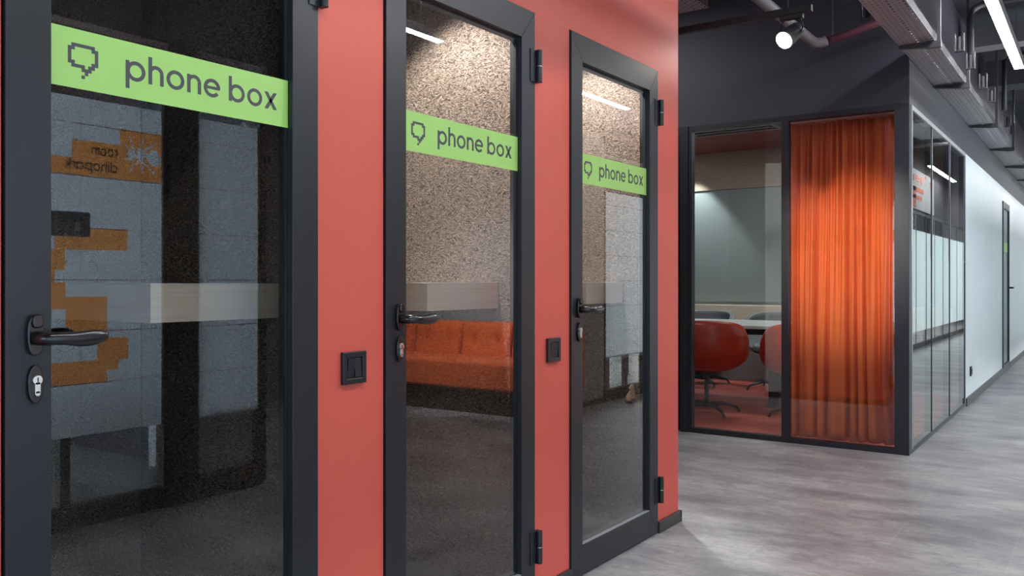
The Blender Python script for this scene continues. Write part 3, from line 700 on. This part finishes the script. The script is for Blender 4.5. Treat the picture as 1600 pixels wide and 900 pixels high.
# lounge bench
struct('wall_lounge_back', B(0.60, 4.4, 6.50, 6.6, 0, 2.5), M['grey'], 'grey wall behind the orange bench sofa', 'wall')
struct('wall_lounge_side', B(4.4, 4.5, 3.2, 6.6, 0, CH), M['beige'], 'greige side wall of the lounge', 'wall')
struct('wall_pier', B(XO, 0.60, 6.50, 7.06, 0.05, 2.5), M['beige'], 'greige wall pier beyond the bench sofa', 'wall')
struct('baseboard_pier', B(XO - 0.012, 0.60, 6.50, 7.06, 0, 0.05), M['base'], 'dark baseboard under the greige pier', 'baseboard')
t = thing('bench_sofa', 'burnt orange button-tufted bench sofa on a dark plinth', 'sofa', (1.6, 6.1, 0))
B(0.42, 3.30, 5.84, 6.44, 0, 0.205).build('plinth', M['black'], t)
m = MB(); m.box(0.38, 3.35, 5.77, 6.28, 0.206, 0.455); m.build('seat', M['sofa'], t, bevel=0.035, seg=4)
B(0.38, 3.35, 6.36, 6.46, 0.206, 0.70).build('back_board', M['sofa'], t, bevel=0.02)
edges = [0.37, 0.49 + 0.0, 1.06, 1.63, 2.20, 2.77, 3.34]
edges.pop(1)
for a, b in zip(edges[:-1], edges[1:]):
    a += 0.010; b -= 0.010; cx = (a + b) / 2; wd = b - a
    btn = [(cx - 0.135, 0.60), (cx + 0.135, 0.60)]
    def f(u, v, a=a, wd=wd, btn=btn):
        x = a + u * wd; z = 0.40 + v * 0.355
        e = 1 - (2 * u - 1) ** 8; g = 1 - (2 * v - 1) ** 8
        d = 0.085 * (max(e, 0) * max(g, 0)) ** 0.4
        for bx, bz in btn:
            r = math.hypot(x - bx, (z - bz)); d -= 0.034 * math.exp(-(r / 0.026) ** 2) + 0.020 * math.exp(-(r / 0.075) ** 2)
        lean = v * 0.06
        return (x, 6.335 - d + lean, z)
    c_ = MB().grid(40, 26, f).build('back_cushion', M['sofa'], t, smooth=True, solid=0.02)
    for bx, bz in btn: MB().cyl((bx, 6.292, bz), (bx, 6.315, bz), 0.013, 12).build('button', M['sofa'], c_)
t = thing('shoe', 'tan leather shoe lying on the floor by the glass front', 'shoe', (0.33, 7.22, 0), rotz=R(70))
MB().tube([(-0.13, 0, 0.03), (-0.09, 0, 0.038), (-0.03, 0.0, 0.045), (0.04, 0, 0.055), (0.10, 0, 0.06), (0.13, 0, 0.05)], [(.02, .018), (.042, .03), (.045, .036), (.035, .048), (.034, .055), (.02, .04)], 16).build('upper', M['tan'], t, local=True, smooth=True, subd=1)
MB().tube([(0.03, 0, 0.07), (0.045, 0, 0.12), (0.07, 0.01, 0.17)], [(.03, .012), (.03, .010), (.012, .006)], 10).build('tongue', M['tan'], t, local=True, smooth=True)
MB().tube([(-0.135, 0, 0.008), (-0.05, 0, 0.008), (0.05, 0, 0.008), (0.135, 0, 0.008)], [(.03, .008), (.045, .008), (.036, .008), (.03, .008)], 14).build('sole', M['base'], t, local=True)
# film glass further down, then teal fronts
film_wall(8, 7.08, 11.0, 'long frosted glass front past the bench sofa')
t = thing('desk', 'white desk on dark legs behind the long frosted glass front', 'table', (1.2, 8.6, 0))
B(0.8, 1.5, 7.6, 9.4, 0.36, 0.40).build('tabletop', M['tabletop'], t)
for x in (0.85, 1.45):
    for y in (7.7, 8.1, 8.5, 9.3): B(x - 0.02, x + 0.02, y - 0.03, y + 0.03, 0, 0.36).build('leg', M['black'], t)
struct('wall_office_back', B(3.2, 3.3, 6.6, 30, 0, CH), M['slate'], 'dark back wall of the offices across the corridor', 'wall')
struct('wall_end', B(-1.2, 3.3, 29.6, 29.7, 0, CH), M['white'], 'white wall closing the far end of the corridor', 'wall')
struct('wall_right_far_upper', B(XO, XO + 0.1, 9.4, 29.6, 2.33, CH), M['ceil'], 'dark band above the far glass fronts', 'wall')
yy = 11.0; n = 9
tl = ['nearest', 'second', 'third', 'fourth', 'fifth', 'sixth', 'seventh', 'eighth', 'ninth', 'tenth']
while yy < 28.5:
    ye = yy + 1.9
    t = thing('window_%d' % n, tl[n - 9] + ' teal frosted glass bay down the corridor', 'window', (XO, yy, 0), kind='structure')
    m = MB(); m.box(XO, XO + 0.05, yy, ye, 0, 0.08); m.box(XO, XO + 0.05, yy, yy + 0.05, 0.08, 2.3); m.box(XO - 0.001, XO + 0.0005, yy + 0.9, yy + 0.95, 0.08, 2.28); m.box(XO, XO + 0.05, yy, ye, 2.28, 2.33)
    m.build('window_frame', M['frame'], t)
    B(XO + 0.006, XO + 0.012, yy + 0.05, ye, 0.08, 2.28).build('glass_pane', M['gl1'], t)
    B(XO + 0.001, XO + 0.004, yy + 0.05, ye, 0.28, 2.0).build('frosted_film', M['teal'], t)
    yy = ye; n += 1
t = thing('banner', 'white banner with red lettering high across the corridor', 'banner', (XO - 0.03, 14.0, 2.18))
B(XO - 0.03, XO - 0.022, 12.6, 17.35, 2.345, 3.0).build('sheet', M['paper'], t)
for k_, ch in enumerate("ower's"):
    m = MB(); letters(m, ch, XO - 0.03, 14.6 + k_ * 0.45, 2.80, 0.12, 0.06 if ch == "'" else 0.36, d=1, thick=0.002, nx=-1); m.build('letter', M['redink'], t)
m = MB(); letters(m, 'F', XO - 0.03, 15.2, 2.37, 0.24, 1.1, d=1, thick=0.002, nx=-1)
m.build('lettering', M['redink'], t)

# ------------------------------------------------------------------ ceiling services
def linear_lamp(x, y0, y1, z, label, strength=None, rot=0.0):
    t = thing('linear_lamp', label, 'lamp', (x, (y0 + y1) / 2, z), group='linear ceiling lamps')
    B(x - 0.035, x + 0.035, y0, y1, z + 0.006, z + 0.075).build('housing', M['dsteel'], t)
    B(x - 0.033, x + 0.033, y0 + 0.003, y1 - 0.003, z, z + 0.0055).build('diffuser', M['lamp'], t)
    for y in (y0 + 0.25, y1 - 0.25): MB().cyl((x, y, z + 0.075), (x, y, CH), 0.0025, 6).build('suspension_wire', M['dsteel'], t)
    return t
linear_lamp(-0.59, 5.0, 8.15, 2.88, 'glowing linear lamp at the top right over the corridor')
linear_lamp(-0.35, 0.0, 3.3, 2.98, 'linear lamp overhead in front of the phone box doors')
linear_lamp(-0.55, 10.5, 13.5, 3.05, 'extra linear lamp added deep down the corridor')  # added out of view to brighten the white corridor wall
linear_lamp(1.12, 3.95, 5.39, 3.08, 'linear lamp above the lounge, mirrored in the middle door')
linear_lamp(1.12, 7.1, 8.70, 3.08, 'linear lamp past the lounge, mirrored in the farthest door')
linear_lamp(0.30, 15.6, 18.4, 3.05, 'linear lamp by the far banner')
linear_lamp(-0.55, 20.0, 25.0, 3.05, 'extra linear lamp added at the far end of the corridor')  # another added lamp, lifts the far part of the white wall

def cable_tray(x0, x1, y0, y1, z, label, bracket_ys, fancy=True):
    t = thing('cable_tray', label, 'cable tray', ((x0 + x1) / 2, y0, z))
    B(x0, x1, y0, y1, z, z + 0.0015).build('perforated_bottom', M['trayv'], t)
    m = MB(); m.box(x0, x0 + 0.002, y0, y1, z + 0.0016, z + 0.05); m.box(x1 - 0.002, x1, y0, y1, z + 0.0016, z + 0.05)
    m.box(x0, x0 + 0.010, y0, y1, z + 0.05, z + 0.052); m.box(x1 - 0.010, x1, y0, y1, z + 0.05, z + 0.052)
    m.build('side_rail', M['zinc'], t)
    for y in bracket_ys:
        m = MB(); m.prism([(x0 + 0.002, y, z - 0.004), (x1 + 0.035, y, z - 0.004), (x1 + 0.035, y, z - 0.042), (x1 - 0.02, y, z - 0.042), (x0 + 0.002, y, z - 0.018)], (0, 0.035, 0))
        br = m.build('bracket', M['dsteel'], t)
        B(x1 + 0.012, x1 + 0.032, y + 0.006, y + 0.028, z - 0.0035, CH).build('hanger_rod', M['dsteel'], br)
    return t
BY = [2.5, 4.2, 5.64, 6.95, 8.9, 10.6, 12.3, 14.0, 15.7, 17.4, 19.1]
cable_tray(XS + 0.004, XS + 0.205, 1.5, 24, 2.575, 'long perforated cable tray hanging along the corridor bulkhead', BY)
cable_tray(-2.35, -2.15, 3.9, 5.35, 2.93, 'short pale cable tray end beside the red wall top', [4.4])
# junction clamps beside the tray
def clamp(x, y, z, s, label):
    t = thing('pipe_clamp', label, 'clamp', (x, y, z), group='steel clamps beside the long cable tray')
    m = MB(); m.box(x - s, x - s + 0.006, y, y + 0.04, z, z + 0.11); m.box(x + s - 0.006, x + s, y, y + 0.04, z, z + 0.11); m.box(x - s, x + s, y, y + 0.04, z - 0.006, z)
    m.build('strap', M['zinc'], t)
    MB().cyl((x, y + 0.02, z + 0.002), (x, y + 0.02, z + 0.09), s * 0.55, 12).build('bolt', M['dsteel'], t)
for k, y in enumerate([4.05, 4.55, 4.95]): clamp(XS - 0.04, y, 2.575, 0.022, 'small steel clamp on the left edge of the long cable tray')
for k, y in enumerate([6.2, 6.75, 7.5, 8.1, 9.5, 10.0]): clamp(XS + 0.265, y, 2.63, 0.028, 'small steel clamp on the right edge of the long cable tray')
# conduits with bends
def conduit(path, r, label, mat, seg=10, name='conduit', group='bent steel conduits'):
    return tag(MB().tube(path, r, seg).build(name, mat, smooth=True), label, 'pipe', group)
conduit([(-0.80, 6.9, 2.72), (-0.80, 6.9, 3.02), (-0.79, 6.93, 3.08), (-0.75, 6.98, 3.12), (-0.68, 7.02, 3.14), (-0.3, 7.05, 3.15), (0.4, 7.05, 3.15)], 0.022, 'bent grey conduit rising right of the long cable tray', M['dsteel'])
conduit([(-0.77, 9.0, 2.70), (-0.77, 9.0, 3.15), (-0.72, 9.0, 3.2), (0.4, 9.0, 3.2)], 0.02, 'second bent conduit farther along the tray', M['dsteel'])
conduit([(-0.72, 11.0, 2.93), (0.5, 11.0, 2.93)], 0.022, 'thin pale cross pipe over the corridor', M['pipe'])
conduit([(-0.72, 12.4, 2.93), (0.5, 12.4, 2.93)], 0.022, 'thin pale cross pipe, the farther of two', M['pipe'])
struct('beam_1', B(-0.98, XO, 8.25, 8.45, 3.13, 3.30), M['pipe'], 'grey ceiling beam crossing above the corridor', 'beam')
struct('beam_2', B(-0.98, XO, 9.6, 9.9, 3.05, 3.3), M['dsteel'], 'dark ceiling beam behind the grey one', 'beam')
tag(MB().prism([(-0.62, 10.2, 2.86), (-0.12, 10.2, 2.86), (-0.12, 12.2, 2.98), (-0.62, 12.2, 2.98)], (0, 0, 0.04)).build('ceiling_baffle', M['grey']), 'flat grey panel tilted under the far ceiling', 'panel')
# sprinkler pipe with elbow
tag(MB().tube([(-1.56, 0.5, 2.68), (-1.56, 5.60, 2.68), (-1.555, 5.68, 2.68), (-1.52, 5.73, 2.69), (-1.50, 5.74, 2.70)], 0.033, 14).build('water_pipe', M['pipe'], smooth=True), 'grey pipe running above the spotlight to an elbow', 'pipe')
tag(MB().tube([(-1.50, 5.742, 2.70), (-1.40, 5.745, 2.715), (-1.03, 5.75, 2.80)], 0.024, 12).build('water_pipe', M['rpipe'], smooth=True), 'dull red pipe rising from the elbow toward the tray', 'pipe')
tag(MB().cyl((-1.50, 5.9, CH), (-1.50, 5.9, 2.76), 0.006, 6).build('hanger_rod', M['dsteel']), 'thin rod hanging in front of the slate bulkhead', 'rod')
# lighting track with a spotlight
YT, ZTK = 4.6, 2.574
tag(MB().box(-3.9, -1.274, YT - 0.018, YT + 0.018, ZTK - 0.018, ZTK + 0.018).build('track_rail', M['black'], bevel=0.002), 'black lighting track hanging above the passage', 'track')
for x, gl in ((-2.9, 0), (-1.40, 0)): tag(MB().cyl((x, YT, ZTK + 0.019), (x, YT, CH), 0.003, 6).build('suspension_wire', M['dsteel']), 'thin wire holding the lighting track, %s' % ('left one' if x < -2 else 'right one'), 'wire')
t = thing('track_spotlight', 'lit spotlight hanging from the black lighting track', 'spotlight', (-1.38, YT, ZTK))
B(-1.44, -1.32, YT - 0.016, YT + 0.016, ZTK - 0.045, ZTK - 0.0185).build('adapter', M['black'], t, bevel=0.003)
hc = Vector((-1.38, YT, ZTK - 0.12)); dr = Vector((-0.02, -0.75, -0.62)).normalized(); dr = (Vector((0.02, -0.66, -0.52)) + Vector((-0.30, 0, 0))).normalized()
m = MB(); m.tube([(-1.425, YT, ZTK - 0.045), (-1.44, YT, ZTK - 0.09), hc + Vector((-0.045, 0, 0))], 0.005, 8); m.tube([(-1.335, YT, ZTK - 0.045), (-1.32, YT, ZTK - 0.09), hc + Vector((0.045, 0, 0))], 0.005, 8)
m.build('yoke', M['black'], t)
a = hc - dr * 0.07; b = hc + dr * 0.075
MB().tube([a, a + dr * 0.02, hc, b - dr * 0.01, b], [0.030, 0.040, 0.046, 0.050, 0.052], 24).build('head', M['dsteel'], t, smooth=True, bevel=0.002)
MB().cyl(b + dr * 0.0005, b + dr * 0.004, 0.045, 28).build('lens', M['spotlens'], t)
spot('track_spot_beam', b + dr * 0.03, b + dr, 5, WARM, 70, 0.6, 0.04)
# second head, turned to the curtain
t2 = thing('track_spotlight', 'spotlight on a short rod turned toward the orange curtain', 'spotlight', (-1.15, 3.0, 2.95))
MB().cyl((-1.15, 3.0, 2.99), (-1.15, 3.0, CH), 0.008, 8).build('rod', M['black'], t2)
p0 = Vector((-1.15, 3.0, 2.95)); tg = Vector((-1.47, 6.15, 1.28)); d2 = (tg - p0).normalized()
MB().tube([p0 - d2 * 0.07, p0, p0 + d2 * 0.07], [0.035, 0.048, 0.052], 20).build('head', M['dsteel'], t2, smooth=True)
MB().cyl(p0 + d2 * 0.0705, p0 + d2 * 0.074, 0.045, 24).build('lens', M['spotlens'], t2)
spot('curtain_spot_beam', p0 + d2 * 0.1, tg, 1000, WARM, 22, 1.0, 0.04)

# wall-washer in the meeting room ceiling, left end of the board
t = thing('downlight', 'small lit downlight over the left end of the glass writing board', 'light', (-3.98, 9.22, 2.6))
MB().cyl((-3.98, 9.22, 2.605), (-3.98, 9.22, 2.6195), 0.05, 24).build('trim_ring', M['silver'], t)
MB().cyl((-3.98, 9.22, 2.600), (-3.98, 9.22, 2.6045), 0.036, 24).build('lens', M['downl'], t)
spot('board_spot', (-3.98, 9.22, 2.59), (-3.98, 9.24, 0), 90, (0.95, 1.0, 1.0), 80, 0.4, 0.03)
